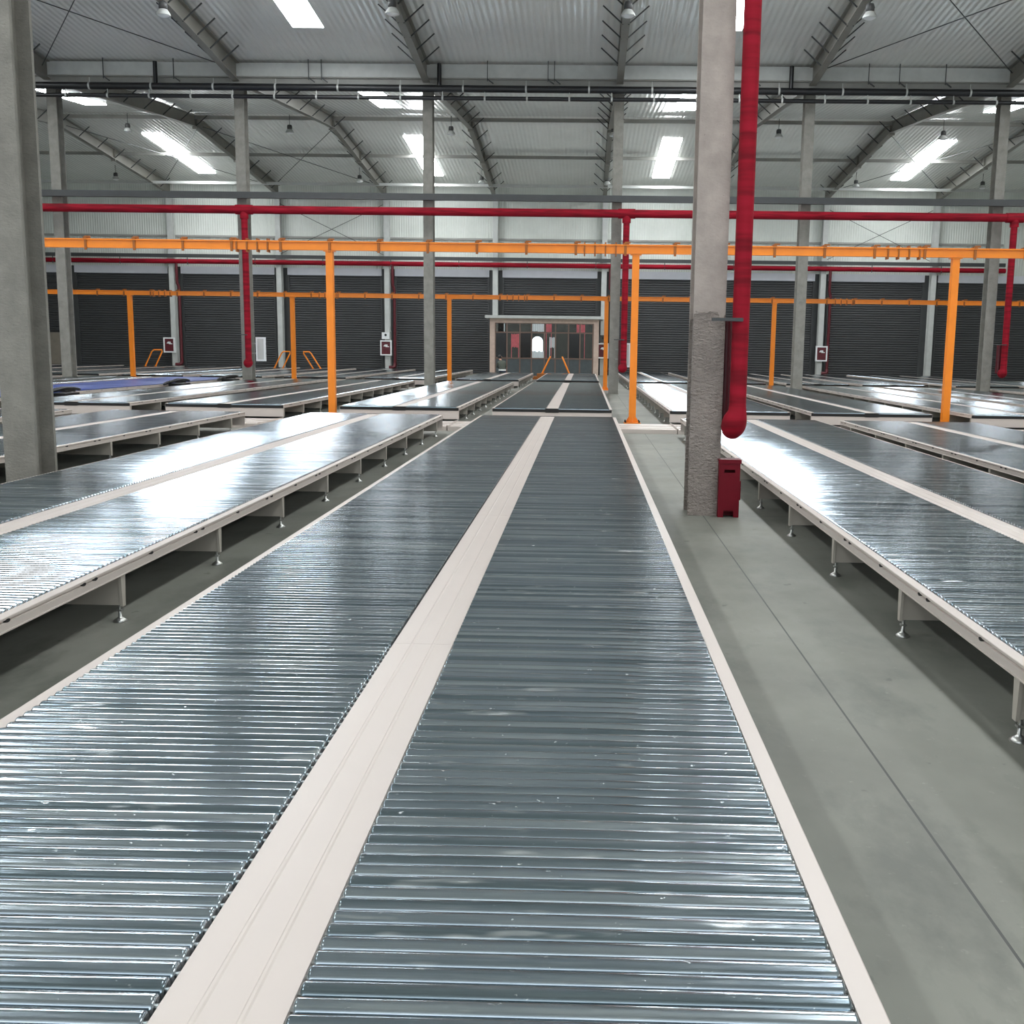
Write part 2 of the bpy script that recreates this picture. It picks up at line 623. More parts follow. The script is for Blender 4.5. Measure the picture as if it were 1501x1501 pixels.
pos_words = ['over the far left columns', 'over the red riser column', 'over the bare column',
             'over the entrance aisle column', 'over the plain right column', 'over the right edge column']
for x, w in zip(ROW1X, pos_words):
    rafter(x, ROW0 + .3, RIDGE1, ROW1 - .3, 'grey near-bay rafter sloping down, ' + w, 'rafters of the near bay', 37.2)
    rafter(x, ROW1 + .3, RIDGE2, ROW2 - .3, 'grey far-bay rafter running to the shutter wall, ' + w, 'rafters of the far bay', 54.4, 2.75)
rafter(-34.3, ROW1 + .3, RIDGE2, ROW2 - .3, 'grey far-bay rafter nearest the left edge, past the near left column', 'rafters of the far bay', 54.4, 2.75)
rafter(28.25, ROW1 + .3, RIDGE2, ROW2 - .3, 'grey far-bay rafter nearest the right edge, beyond the right column', 'rafters of the far bay', 54.4, 2.75)

# ------------------------------------------------------------------ long horizontal members
def along(name, z0, z1, y0, y1, mat, label, cat, x0=-46, x1=34):
    return solo(name, MB().box(x0, x1, y0, y1, z0, z1), mat, label, cat)


along('valley_gutter', 14.5, 15.1, 51.72, 52.28, M['pale_steel'], 'pale sheet gutter in the roof valley above the black pipes', 'gutter')
t = thing('valley_beam', 'grey steel beam under the roof valley, just above the thick black pipe', 'beam', (0, 51.9, 14.27))
part('beam', MB().box(-46, 34, -.03, .03, -.2, .2), M['steel'], t)
part('flange', MB().box(-46, 34, -.16, .16, .18, .22).box(-46, 34, -.16, .16, -.22, -.18), M['steel'], t)
along('tie_beam', 8.98, 9.27, 51.55, 51.8, M['dark_steel'], 'charcoal tie beam across the middle row above the thick red pipe', 'beam')
along('tie_beam', 9.18, 9.46, 89.1, 89.24, M['dark_steel'], 'charcoal tie beam along the shutter wall above the far red pipe', 'beam')
along('roof_purlin', roof_z(RIDGE2) - .36, roof_z(RIDGE2) - .14, 70.9, 71.1, M['steel'], 'thin purlin along the far ridge line', 'purlin')
along('roof_purlin', roof_z(80) - .34, roof_z(80) - .12, 79.95, 80.1, M['steel'], 'thin purlin halfway down the far roof slope', 'purlin')
along('roof_pipe', roof_z(86) - .95, roof_z(86) - .75, 85.9, 86.1, M['pale_steel'], 'pale pipe low on the far roof slope', 'pipe')
along('wall_rail', 10.9, 11.05, 89.86, 90.05, M['steel'], 'thin girt rail across the white wall below the orange rail', 'rail')

# two black pipes in front of the valley
def black_pipe(z, r, y, step, label, off, drops=()):
    t = thing('black_pipe', label, 'pipe', (0, y, z))
    part('tube', MB().tube([(-46, 0, 0), (34, 0, 0)], r, 14), M['black'], t)
    x = -29 + off
    clip = MB().tube([(-.04, 0, 0), (.04, 0, 0)], r + .012, 14).bar((0, 0, r), (0, 0, r + .22), .03).mesh('clip', M['pale_steel'])
    while x < 22:
        link('clip', clip, t, (x, 0, 0)); x += step
    for d in drops:
        part('riser', MB().tube([(d, 0, 0), (d, 0, 1.1)], .1, 10), M['black'], t)


black_pipe(13.93, .16, 51.35, 2.9, 'thick black pipe crossing in front of the roof valley', 0, (-20.1, -6.9, 9.25))
black_pipe(13.5, .095, 51.3, 1.95, 'thin black pipe hung just below the thick black one', .8)

# small hanger rods on the valley gutter
hang = MB().bar((0, 0, 0), (0, 0, .95), .035).bar((0, 0, .1), (.28, 0, -.1), .05).mesh('hanger_rod', M['dark_steel'])
for i, x in enumerate((-22.6, -19.3, -13.0, -12.4, -4.7, -1.9, -1.6, 7.6, 12.8, 14.2, 16.3)):
    tag(link('hanger_rod', hang, None, (x, 51.5, 14.3)), 'small dark hanger rod on the valley gutter, %s from the left' % (ORD + ['eleventh'])[i],
        'hanger', 'hanger rods on the valley gutter', 'thing')

# ------------------------------------------------------------------ cross bracing rods
def xbrace(a, b, c, d, label, r=.022):
    t = thing('bracing_rod', label, 'bracing rod')
    part('rod', MB().tube([a, b], r, 8), M['dark_steel'], t)
    part('rod', MB().tube([c, d], r, 8), M['dark_steel'], t)


def rz(x, y, dz=.55):
    return (x, y, roof_z(y) - dz)


for x0, x1, w in ((-25.3, -16.5, 'upper left'), (10.3, 19.2, 'upper right')):
    xbrace(rz(x0 + .1, 38.5), rz(x1 - .1, 51), rz(x1 - .1, 38.5), rz(x0 + .1, 51), 'crossed thin bracing rods under the near roof, %s' % w)
for x0, x1, w in ((-25.3, -16.5, 'left of the second red riser'), (-34.3, -25.4, 'by the left edge'), (19.3, 28.2, 'at the right')):
    xbrace(rz(x0 + .1, 72), rz(x1 - .1, 88), rz(x1 - .1, 72), rz(x0 + .1, 88), 'crossed thin bracing rods under the far roof, %s' % w)
xbrace((-25.2, 89.5, 13.6), (-16.7, 89.5, 9.6), (-16.7, 89.5, 13.6), (-25.2, 89.5, 9.6), 'crossed bracing rods on the white wall left of centre')
xbrace((19.6, 89.5, 13.6), (28.0, 89.5, 9.6), (28.0, 89.5, 13.6), (19.6, 89.5, 9.6), 'crossed bracing rods on the white wall at the right')

# ------------------------------------------------------------------ high bay lamps
def lamp_proto():
    body = MB().lathe([(.05, .62), (.16, .6), (.2, .48), (.2, .3), (.13, .27)][::-1], 18).mesh('driver_housing', M['lamp_body'])
    dome = MB().lathe([(.06, .3), (.2, .25), (.3, .1), (.34, -.02), (.33, -.03), (.28, .05), (.05, .2)][::-1], 22).mesh('lamp_shade', M['pale_steel'])
    lens = MB().lathe([(.02, -.1), (.18, -.07), (.3, .0), (.31, .02)], 20).mesh('diffuser', M['lamp_glass'])
    stem = MB().tube([(0, 0, .6), (0, 0, 1.15)], .02, 6).mesh('stem', M['dark_steel'])
    return dict(driver_housing=body, lamp_shade=dome, diffuser=lens, stem=stem)


LP = lamp_proto()
spots = [(-16.0, 41.9, 14.3), (-7.35, 41.7, 14.35), (1.4, 41.75, 14.35), (10.3, 41.8, 14.35)] + \
        [(x, 70.2, 15.5) for x in (-29.4, -19.0, -8.7, 1.6, 12.0, 22.3)] + \
        [(x, 83.8, 14.55) for x in (-36.2, -17.4, -8.05, 1.5, 20.3, 29.8)]
rowname = ['near bay'] * 4 + ['far ridge'] * 6 + ['far slope above the shutters'] * 6
cnt = {}
for (x, y, z), w in zip(spots, rowname):
    i = cnt.get(w, 0); cnt[w] = i + 1
    t = thing('high_bay_lamp', 'white bell-shaped lamp hanging in the %s, %s from the left' % (w, ORD[i]), 'lamp', (x, y, z), 'high bay lamps')
    for nme, me in LP.items():
        link(nme, me, t).scale = (.8, .8, .8)
    top = roof_z(y) - (.85 if min(abs(x - q) for q in ROW1X) < .3 else .12) - z
    if top > .92:
        part('stem', MB().tube([(0, 0, .85), (0, 0, top)], .02, 6), M['dark_steel'], t)

# ------------------------------------------------------------------ red pipes
def arc(c, r, a0, a1, plane, n=8):
    out = []
    for i in range(n + 1):
        a = math.radians(a0 + (a1 - a0) * i / n)
        u, v = r * math.cos(a), r * math.sin(a)
        out.append((c[0] + u, c[1], c[2] + v) if plane == 'xz' else (c[0], c[1] + u, c[2] + v))
    return out


t = thing('red_pipe', 'long thick red wrapped pipe across the middle row above the orange rail', 'pipe')
part('tube', MB().tube([(-46, 51.35, 8.42), (34, 51.35, 8.42)], .19, 14), M['wrap'], t)
for x in (-16.15, 1.86, 19.85):
    part('tee', MB().tube([(x - .4, 51.35, 8.42), (x + .4, 51.35, 8.42)], .225, 14).tube([(x, 51.35, 8.42), (x, 51.35, 8.0)], .2, 14), M['wrap'], t)


def riser(x, y, r, z_top, z_bot, label, yback, bracket_z, colx):
    t = thing('red_riser_pipe', label, 'pipe', (x, y, 0), 'red riser pipes')
    pts = [(0, 0, z_top), (0, 0, z_bot + r * 1.6)] + [(0, a, b) for _, a, b in arc((0, r * 1.6, z_bot + r * 1.6), r * 1.6, 180, 360, 'yz', 10)]
    part('tube', MB().tube([(0, 0, z_top), (0, 0, z_bot + .42)], r, 20), M['wrap'], t)
    b0 = z_bot + .40
    el = [(0, 0, b0 + .06), (0, 0, b0 - .02), (-.008, .0, b0 - .07), (-.02, .01, b0 - .12), (-.035, .03, b0 - .19), (-.05, .06, b0 - .25), (-.06, .1, b0 - .295), (-.065, .13, b0 - .32), (-.066, .14, b0 - .327)]
    part('elbow', MB().tube(el, [r * q for q in (1.02, 1.08, 1.24, 1.4, 1.48, 1.4, 1.12, .7, .3)], 22), M['wrap'], t)
    part('return_pipe', MB().tube([(-.12, .36, b0 - .2), (-.12, .36, bracket_z)], r * .85, 16), M['dark_red'], t)
    part('bracket', MB().box(colx - x - .12, -r * .6, -.14, -.06, bracket_z - .018, bracket_z + .018).box(-r - .03, r * .1, -r - .02, -r + .02, bracket_z - .022, bracket_z + .022), M['dark_steel'], t)
    return t


riser(1.955, 13.62, .107, 12.0, 1.0, 'thick red wrapped riser beside the near aisle column', 14, 2.52, 1.7)
for x, cx, lb in ((-16.15, -16.4, 'red riser dropping down the column left of centre beside a white cabinet'),
                  (1.86, 1.5, 'red riser dropping down the aisle column by the glazed entrance'),
                  (19.85, 19.4, 'red riser on the column at the right edge of the middle row')):
    riser(x, 51.35, .15, 8.3, 1.05, lb, 52, 2.6, cx)

t = thing('red_pipe', 'long red pipe along the shutter wall above the white band', 'pipe')
part('tube', MB().tube([(-46, 89.1, 8.86), (34, 89.1, 8.86)], .19, 12), M['wrap'], t)
hg = MB().bar((0, 0, -.3), (0, 0, .3), .05).mesh('clamp', M['dark_steel'])
for i in range(14):
    link('clamp', hg, t, (-44 + i * 5.6, 88.95, 8.9))

def drop(x, label):
    t = thing('red_drop_pipe', label, 'pipe', (x, 89.1, 0), 'red drop pipes on the shutter wall')
    part('tube', MB().tube([(0, 0, 8.86), (0, 0, 7.35), (0, .03, 7.1), (.06, .08, 6.95), (.12, .1, 6.7), (.12, .1, .7)], .12, 10), M['dark_red'], t)
    part('foot_elbow', MB().tube([(.12, .1, .72), (.1, .0, .5), (-.1, -.05, .42), (-.35, -.05, .42)], .15, 10), M['dark_red'], t)


BH = [(-34.9, 'leftmost of them'), (-16.5, 'left of the bare middle-row column'), (1.5, 'beside the glazed entrance'), (19.5, 'behind the right middle-row column')]
for x, w in BH:
    drop(round((x - 1.5) / P) * P + 1.5 + .5, 'dark red drop pipe on the shutter wall, ' + w)

# ------------------------------------------------------------------ hydrant cabinets
def cabinet(x, y, z, w, h, label, group, rot=0, mark=True):
    t = thing('hydrant_cabinet', label, 'fire hydrant cabinet', (x, y, z), group, (0, 0, rot))
    fr = MB()
    for a in ((-w / 2, -w / 2 + .11, 0, h), (w / 2 - .11, w / 2, 0, h), (-w / 2 + .11, w / 2 - .11, 0, .11), (-w / 2 + .11, w / 2 - .11, h - .11, h)):
        fr.box(a[0], a[1], -.02, .2, a[2], a[3])
    part('frame', fr, M['white'], t)
    part('door_panel', MB().box(-w / 2 + .1, w / 2 - .1, .01, .2, .1, h - .1), M['dark_red'], t)
    if mark:
        mk = MB()
        for i, (u, v, l) in enumerate(((-.2, .62, .36), (-.16, .66, .3), (-.12, .7, .26), (-.02, .58, .3))):
            mk.box(u * w, (u + l) * w, -.004, .011, v * h - .03, v * h + .03)
        part('white_marking', mk, M['white'], t)
    return t


for x, w in BH:
    cabinet(x + (.25 if x < -30 else 0), 89.06, 1.4, .95, 1.25, 'white framed dark red hydrant cabinet on the shutter wall, ' + w, 'hydrant cabinets on the shutter wall')
t = thing('alarm_box', 'small pale alarm box above the hydrant cabinet left of the bare middle-row column', 'alarm box', (-16.5, 89.0, 2.75))
part('casing', MB().box(-.32, .32, 0, .2, 0, .55), M['white'], t)
part('button', MB().tube([(0, 0, .33), (0, -.03, .33)], .1, 12), M['black'], t)
t = thing('alarm_box', 'small dark alarm box above the hydrant cabinet beside the glazed entrance', 'alarm box', (1.5, 89.0, 2.75))
part('casing', MB().box(-.3, .3, 0, .2, 0, .55), M['dark_steel'], t)
part('button', MB().tube([(0, 0, .3), (0, -.03, .3)], .1, 12), M['black'], t)
for x, y, z, w, lb in ((-15.72, 51.88, 1.35, .46, 'narrow white framed cabinet hung on the red riser column left of centre'),
                       (2.0, 51.88, 1.3, .4, 'white cabinet mostly hidden behind the red riser by the entrance'),
                       (1.955, 14.17, 1.45, .36, 'white cabinet mostly hidden behind the thick near red riser')):
    t = thing('hose_cabinet', lb, 'fire hose cabinet', (x, y, z))
    h = 1.15 if y > 20 else 1.09
    part('mounting_bracket', MB().box(-w / 2 - .32, w / 2, .1, .14, h * .3, h * .36).box(-w / 2 - .32, w / 2, .1, .14, h * .7, h * .76), M['steel'], t)
    fr = MB().box(-w / 2, -w / 2 + .07, 0, .14, 0, h).box(w / 2 - .07, w / 2, 0, .14, 0, h).box(-w / 2 + .07, w / 2 - .07, 0, .14, 0, .08).box(-w / 2 + .07, w / 2 - .07, 0, .14, h - .08, h)
    part('frame', fr, M['white'], t)
    part('door_panel', MB().box(-w / 2 + .06, w / 2 - .06, .02, .14, .06, h - .06), M['pale_steel'], t)

# red extinguisher box at the near column
t = thing('extinguisher_box', 'red metal extinguisher box on the floor beside the rough aisle column', 'extinguisher box', (1.895, 13.78, 0))
w, d, h = .27, .2, .73
mb = MB().box(-w / 2, w / 2, d / 2 - .015, d / 2, 0, h).box(-w / 2, -w / 2 + .015, -d / 2, d / 2 - .015, 0, h).box(w / 2 - .015, w / 2, -d / 2, d / 2 - .015, 0, h)
mb.box(-w / 2 + .015, w / 2 - .015, -d / 2, -d / 2 + .015, .09, h - .15).box(-w / 2 + .015, -.07, -d / 2, -d / 2 + .015, h - .15, h - .11)
mb.box(.07, w / 2 - .015, -d / 2, -d / 2 + .015, h - .15, h - .11).box(-w / 2 + .015, w / 2 - .015, -d / 2, -d / 2 + .015, h - .11, h)
mb.box(-w / 2 + .015, -w / 2 + .07, -d / 2, -d / 2 + .015, 0, .09).box(w / 2 - .07, w / 2 - .015, -d / 2, -d / 2 + .015, 0, .09)
mb.box(-w / 2 + .015, w / 2 - .015, -d / 2 + .015, d / 2 - .015, .075, .09)
part('body', mb, M['red'], t)
part('lid', MB().box(-w / 2 - .012, w / 2 + .012, -d / 2 - .012, d / 2 + .012, h, h + .022).box(-w / 2 - .012, w / 2 + .012, -d / 2 - .012, -d / 2 - .002, h - .03, h), M['red'], t)
part('side_handle', MB().box(w / 2, w / 2 + .022, -.05, .05, .22, .47), M['red'], t)

# ------------------------------------------------------------------ roller decks
HALF, TZ, PITCH, RR = 1.69, .48, .0715, .0338
ST = .168
RX0, RX1 = ST + .009, HALF - .082
RL = RX1 - RX0


def rail_profile(s):
    p = [(HALF, TZ - .019), (HALF, TZ - .034), (HALF - .014, TZ - .036), (HALF - .014, TZ - .046), (HALF, TZ - .05), (HALF, TZ - .098),
         (HALF + .006, TZ - .1), (HALF + .006, TZ - .108), (HALF - .05, TZ - .108), (HALF - .05, TZ - .1), (HALF - .012, TZ - .094),
         (HALF - .03, TZ - .026), (HALF - .075, TZ - .026), (HALF - .075, TZ - .016), (HALF - .004, TZ - .016)]
    return [(s * x, z) for x, z in p]


def rail_mb(s, L, step):
    mb = MB().prism(rail_profile(s), 1, 0, L)
    y = step * .35; i = 0
    while y < L:
        for yy in ((y,) if i % 2 else (y - .09, y + .09)):
            p = [(yy + .03 * math.cos(a), TZ - .041 + .012 * math.sin(a)) for a in [math.pi * k / 6 for k in range(12)]]
            xx = sorted((s * (HALF - .02), s * (HALF + .002)))
            mb.prism(p, 0, xx[0], xx[1], 1)
        y += step / 2; i += 1
    return mb


def cover_mb(L, seg=4.75, first=1.1):
    mb = MB(); z = TZ - .018
    prof = [(-ST, z), (-.07, z), (-.064, z + .004), (-.056, z + .004), (-.05, z), (.05, z), (.056, z + .004), (.064, z + .004), (.07, z), (ST, z),
            (ST, z - .06), (ST - .012, z - .06), (ST - .012, z - .006), (-ST + .012, z - .006), (-ST + .012, z - .06), (-ST, z - .06)]
    y = 0.0; nxt = first
    while y < L - .01:
        e = min(nxt, L)
        mb.prism(prof, 1, y, e - .0025); y = e; nxt = e + seg
    return mb


def roller_mesh():
    mb = MB(); r = RR
    prof = [(0, .008), (.0, .016), (.0005, r - .008), (.003, r - .003), (.009, r), (RL - .009, r), (RL - .003, r - .003), (RL - .0005, r - .008), (RL, .016), (RL, .008)]
    mb.tube([(-.012, 0, 0), (0.0005, 0, 0)], .009, 8, 1).tube([(RL - .0005, 0, 0), (RL + .012, 0, 0)], .009, 8, 1)
    seg = 24; rings = []
    for x, rad in prof:
        b = len(mb.v); rings.append(b)
        for k in range(seg):
            a = 2 * math.pi * k / seg
            mb.v.append((x, rad * math.cos(a), rad * math.sin(a)))
    for i, (a, b) in enumerate(zip(rings, rings[1:])):
        if i == 4:                                     # the tube keeps its own clean normals
            c = len(mb.v)
            mb.v += [mb.v[a + k] for k in range(seg)] + [mb.v[b + k] for k in range(seg)]
            a, b = c, c + seg
        for k in range(seg):
            j = (k + 1) % seg
            mb.face([a + k, a + j, b + j, b + k], i in (2, 3, 4, 5, 6), 0)
    return mb.mesh('roller', M['roller'], M['zinc'])


ROLLER = roller_mesh()


def bed_mesh(rows, nseg=10):
    """rows: list of (x0, x1, y) rollers drawn as cylinders open underneath"""
    mb = MB()
    zc = TZ - RR + .002
    for x0, x1, y in rows:
        b = len(mb.v)
        for k in range(nseg + 1):
            a = math.radians(-15 + 210 * k / nseg)
            yy, zz = y + RR * math.cos(a), zc + RR * math.sin(a)
            mb.v.append((x0, yy, zz)); mb.v.append((x1, yy, zz))
        for k in range(nseg):
            i = b + 2 * k
            mb.face([i, i + 1, i + 3, i + 2], True)
        for o, fl in ((0, False), (1, True)):
            c = len(mb.v)
            mb.v += [mb.v[b + 2 * k + o] for k in range(nseg + 1)]
            q = [c + k for k in range(nseg + 1)]
            mb.face(q[::-1] if fl else q, False)
    return mb.mesh('roller_bed', M['roller'])


def leg_mesh():
    mb = MB(); z0, z1 = .125, TZ - .108
    hw = HALF - .03
    mb.box(-hw, hw, .0, .006, z0 + .01, z1)                        # cross sheet
    mb.box(-hw, hw, .006, .05, z0 + .01, z0 + .016)
    for s in (-1, 1):                                              # tapered end posts
        x = s * (HALF - .008); xi = s * (HALF - .03)
        lo, hi = sorted((x, xi))
        mb.prism([(-.004, z0), (.046, z0), (.062, z1), (-.02, z1)], 0, lo, hi)
    return mb.mesh('leg_frame', M['cream_inner'])


def foot_mesh():
    return MB().lathe([(.05, 0), (.052, .012), (.03, .028), (.014, .04), (.012, .13)], 14).box(-.02, .02, -.02, .02, .085, .1).mesh('levelling_foot', M['zinc'])


LEG, FOOT = leg_mesh(), foot_mesh()
LEG_FAR = None


def end_mb(y, s):
    """end closure: recessed cream plate below a dark slot and a thin lip"""
    a, b = sorted((y, y + s * .02)); c0, c1 = sorted((y - s * .012, y + s * .004))
    mb = MB().box(-HALF + .01, HALF - .01, a, b, .13, TZ - .115)
    mb.box(-HALF + .01, HALF - .01, c0, c1, TZ - .112, TZ - .03, 1)
    mb.box(-ST - .02, ST + .02, min(c0, a) - .004, max(c1, b) + .004, TZ - .125, TZ - .008, 1)
    return mb


CACHE = {}


def deck(xc, y0, L, label, group, individual=False, first_leg=.0, legstep=2.2, rail_step=2.2, film=False, y_vis=0):
    t = thing('roller_deck', label, 'roller deck', (xc, y0, 0), group)
    key = (round(L, 2), round(first_leg, 2), individual, round(y_vis, 2))
    if key not in CACHE:
        c = {}
        c['rails'] = [rail_mb(s, L, rail_step).mesh('side_rail', M['cream'], M['hole']) for s in (-1, 1)]
        c['cover'] = cover_mb(L).mesh('centre_cover', M['cream'])
        c['ends'] = [end_mb(0.0, 1).mesh('end_plate', M['cream'], M['hole']), end_mb(L, -1).mesh('end_plate', M['cream'], M['hole'])]
        n = int((L - .06) / PITCH)
        i0 = max(0, int((y_vis - y0) / PITCH)) if individual else 0
        mine = range(i0, i0 + 50) if individual else ()
        c['mine'] = [(x, .05 + i * PITCH) for i in mine for x in (-RX1, RX0)]
        rest = [(x, x + RL, .05 + i * PITCH) for i in range(n) if i not in mine for x in (-RX1, RX0)]
        c['bed'] = bed_mesh(rest, 12 if individual else 8)
        CACHE[key] = c
    c = CACHE[key]
    for m in c['rails']:
        link('side_rail', m, t)
    link('centre_cover', c['cover'], t)
    for m in c['ends']:
        link('end_plate', m, t)
    for x, y in c['mine']:
        link('roller', ROLLER, t, (x, y, TZ - RR + .002))
    if film:
        fm = MB()
        n = 40
        for i in range(n):
            a, b = L * i / n, L * (i + 1) / n
            fm.box(-HALF + .06, HALF - .06, a, b, TZ + .004, TZ + .010 + .004 * (i % 3))
        part('protective_film', fm, M['film'], t)
    bd = link('roller_bed', c['bed'], t); bd['kind'] = 'stuff'
    y = first_leg
    ends = []
    while y < L - .05:
        ends.append(y); y += legstep
    for y in ends:
        lf = link('leg_frame', LEG, t, (0, y, 0))
        for s in (-1, 1):
            link('levelling_foot', FOOT, lf, (s * (HALF - .045), .02, 0))
    return t


def pos_phrase(i):
    if i == 0:
        return 'the central one with the cream strip in front of the camera'
    side = 'left' if i < 0 else 'right'
    return '%s to the %s of the central one' % (ORD[abs(i) - 1], side)


CENT = {-9: -41.2, -8: -37.0, -7: -32.3, -6: -28.0, -5: -23.4, -4: -19.1, -3: -14.55, -2: -10.17, -1: -5.2, 0: -.89,
        1: 4.1, 2: 8.05, 3: 12.5, 4: 16.55, 5: 21.5, 6: 25.5, 7: 30.4}
g1, g2, g3 = 'roller decks of the nearest bank', 'roller decks of the middle bank', 'roller decks of the far bank'
near_lab = {0: 'long steel roller deck filling the foreground, cream strip down its middle',
            -1: 'steel roller deck left of the foreground one, glaring white with reflected daylight',
            1: 'steel roller deck right of the aisle column and red extinguisher box',
            -2: 'steel roller deck passing in front of the near left column, nearest bank',
            -3: 'sliver of steel roller deck ending behind the near left column, nearest bank',
            2: 'steel roller deck of the nearest bank at the right edge, legs in a dark gap'}
L1 = 26.55
for i, yv in ((0, 2.25), (-1, 5.9), (1, 5.6), (-2, 16.3), (2, 14.8), (-3, 21.5)):
    deck(CENT[i], 0, L1, near_lab[i], g1, True, 1.31, 2.2, 2.2, False, yv)
L2 = 23.6
for i in range(-6, 6):
    lb = 'steel roller deck of the middle bank, ' + pos_phrase(i).replace('the central one with the cream strip in front of the camera', 'straight beyond the foreground deck')
    film = i == -4
    if film:
        lb = 'roller deck covered in blue protective film, by the near left column'
    deck(CENT[i], 30.0, L2, lb, g2, False, .05, 2.15, 2.15, film)
for i in range(-9, 7):
    lb = 'steel roller deck of the far bank, ' + pos_phrase(i).replace('the central one with the cream strip in front of the camera', 'directly before the glazed entrance')
    L3 = 16.5 if i in (0, -1) else 24.0
    deck(CENT[i], 57.6, L3, lb, g3, False, .05, 2.2, 2.2)

# cream floor covers in the cross gap between the nearest and middle bank
def floor_cover(x0, x1, label):
    t = thing('floor_cover', label, 'floor cover', ((x0 + x1) / 2, 28.55, 0), 'cream floor covers in the cross gap')
    w = (x1 - x0) / 2
    part('plate', MB().box(-w, w, -1.1, 1.1, 0, .1).box(-w, w, -1.06, -.98, .1, .112).box(-w, w, -.5, -.42, .1, .112).box(-w, w, .2, .28, .1, .112), M['cream'], t)
    part('side_lip', MB().box(-w - .012, -w, -1.1, 1.1, 0, .13), M['cream'], t)
    part('side_lip', MB().box(w, w + .012, -1.1, 1.1, 0, .13), M['cream'], t)


for x0, x1, lb in ((.85, 2.4, 'cream ribbed floor cover across the aisle before the orange post'),
                   (-3.5, -2.55, 'cream floor cover between the foreground deck and the glaring one'),
                   (-2.5, .8, 'cream floor cover at the far end of the foreground deck'),
                   (-8.4, -6.9, 'cream floor cover under the left orange post'),
                   (-6.85, -3.55, 'cream floor cover at the far end of the glaring deck'),
                   (-12.2, -8.45, 'cream floor cover left of the left orange post'),
                   (-16.4, -12.25, 'cream floor cover beside the near left column'),
                   (2.45, 5.8, 'cream floor cover at the end of the deck behind the aisle column'),
                   (5.85, 9.8, 'cream floor cover left of the right orange post'),
                   (9.85, 14, 'cream floor cover at the right edge')):
    floor_cover(x0, x1, lb)

# black cable loops lying by the blue deck
for (x, y), lb in zip(((-16.92, 34.5), (-16.92, 44.5), (-16.92, 51.0)), ('beside the near left column', 'half way along it', 'near the red riser column')):
    mb = MB()
    for q in range(3):
        mb.tube([(-.3 + .16 * q + .1 * math.cos(a), 1.0 * math.sin(a), .52 + .05 * q + .05 * math.cos(2 * a)) for a in [math.pi * 2 * j / 16 for j in range(17)]], .035, 8)
    mb.box(-.3, .25, -.5, .5, .0, .5)
    solo('cable_bundle', mb, M['black'], 'black cable bundle at the edge of the blue-covered deck, ' + lb, 'cable', (x, y, 0), 'black cable bundles')

# ------------------------------------------------------------------ orange rails and posts
def orange_rail(y, z, h, w, x0, x1, label, step, off, stops):
    t = thing('orange_rail', label, 'overhead rail', (0, y, z))
    part('beam', MB().box(x0, x1, -w / 2, w / 2, -h / 2, h / 2).box(x0, x1, -w * .8, w * .8, h / 2 - .03, h / 2 + .005), M['orange'], t)
    cl = MB()
    cl.box(-.05, .05, -w * .9, w * .9, h / 2, h / 2 + .05).box(-.035, .035, -w / 2 - .035, -w / 2, -h / 2 - .06, h / 2 + .03).box(-.02, .14, -w * .75, -w * .45, h / 2 + .03, h / 2 + .08)
    me = cl.mesh('clamp', M['orange_dark'])
    x = x0 + off
    while x < x1:
        link('clamp', me, t, (x, 0, 0)); x += step
    st = MB().box(-.02, .02, -w / 2 - .04, w / 2 + .04, -h / 2 - .07, h / 2 + .06).mesh('end_stop', M['orange_dark'])
    for s in stops:
        for q in range(4):
            link('end_stop', st, t, (s + .3 * q, 0, 0))
    return t


orange_rail(31.4, 4.98, .25, .16, -22, 17, 'orange overhead rail crossing the picture nearest, under the thick red pipe', 1.42, .4, (-10.1, -.05, 8.6))
orange_rail(56.8, 4.76, .22, .16, -42, 30, 'thin orange overhead rail farther back across the dark shutters', 1.42, .6, (-22.8, -14.0, -4.1, 13.0))


def post(x, y, zt, w, label, group):
    t = thing('orange_post', label, 'post', (x, y, 0), group)
    part('shaft', MB().box(-w / 2, w / 2, -w / 2, w / 2, .02, zt), M['orange'], t)
    part('base_plate', MB().box(-.24, .24, -.24, .24, 0, .025), M['orange'], t)
    gs = MB()
    for s in (-1, 1):
        gs.prism([(s * w / 2, .025), (s * .2, .025), (s * w / 2, .2)], 1, -.008, .008)
        gs.prism([(s * w / 2, .025), (s * .2, .025), (s * w / 2, .2)], 0, -.008, .008)
    part('gusset', gs, M['orange'], t)
    bl = MB().tube([(0, 0, .02), (0, 0, .085)], .018, 6).tube([(0, 0, .03), (0, 0, .05)], .032, 6).mesh('bolt', M['hole'])
    for a, b in ((-.2, -.2), (.2, -.2), (-.2, .2), (.2, .2)):
        link('bolt', bl, t, (a, b, 0))
    part('top_plate', MB().box(-w / 2 - .06, w / 2 + .06, -w / 2 - .03, w / 2 + .03, zt - .02, zt), M['orange'], t)


for x, lb in ((-7.42, 'orange post of the near rail rising behind the glaring deck'),
              (1.43, 'orange post of the near rail standing in the aisle with its bolted foot showing'),
              (10.55, 'orange post of the near rail at the right')):
    post(x, 31.4, 4.84, .2, lb, 'orange posts of the near rail')
for x, lb in ((-24.1, 'beyond the blue-covered deck'), (-15.45, 'left of the left near post'), (-7.15, 'right of the bare middle-row column'),
              (1.11, 'half hidden behind the aisle column by the entrance'), (9.87, 'right of the thick red riser'), (19.0, 'just behind the right near post')):
    post(x, 56.8, 4.65, .21, 'orange post of the far rail, ' + lb, 'orange posts of the far rail')

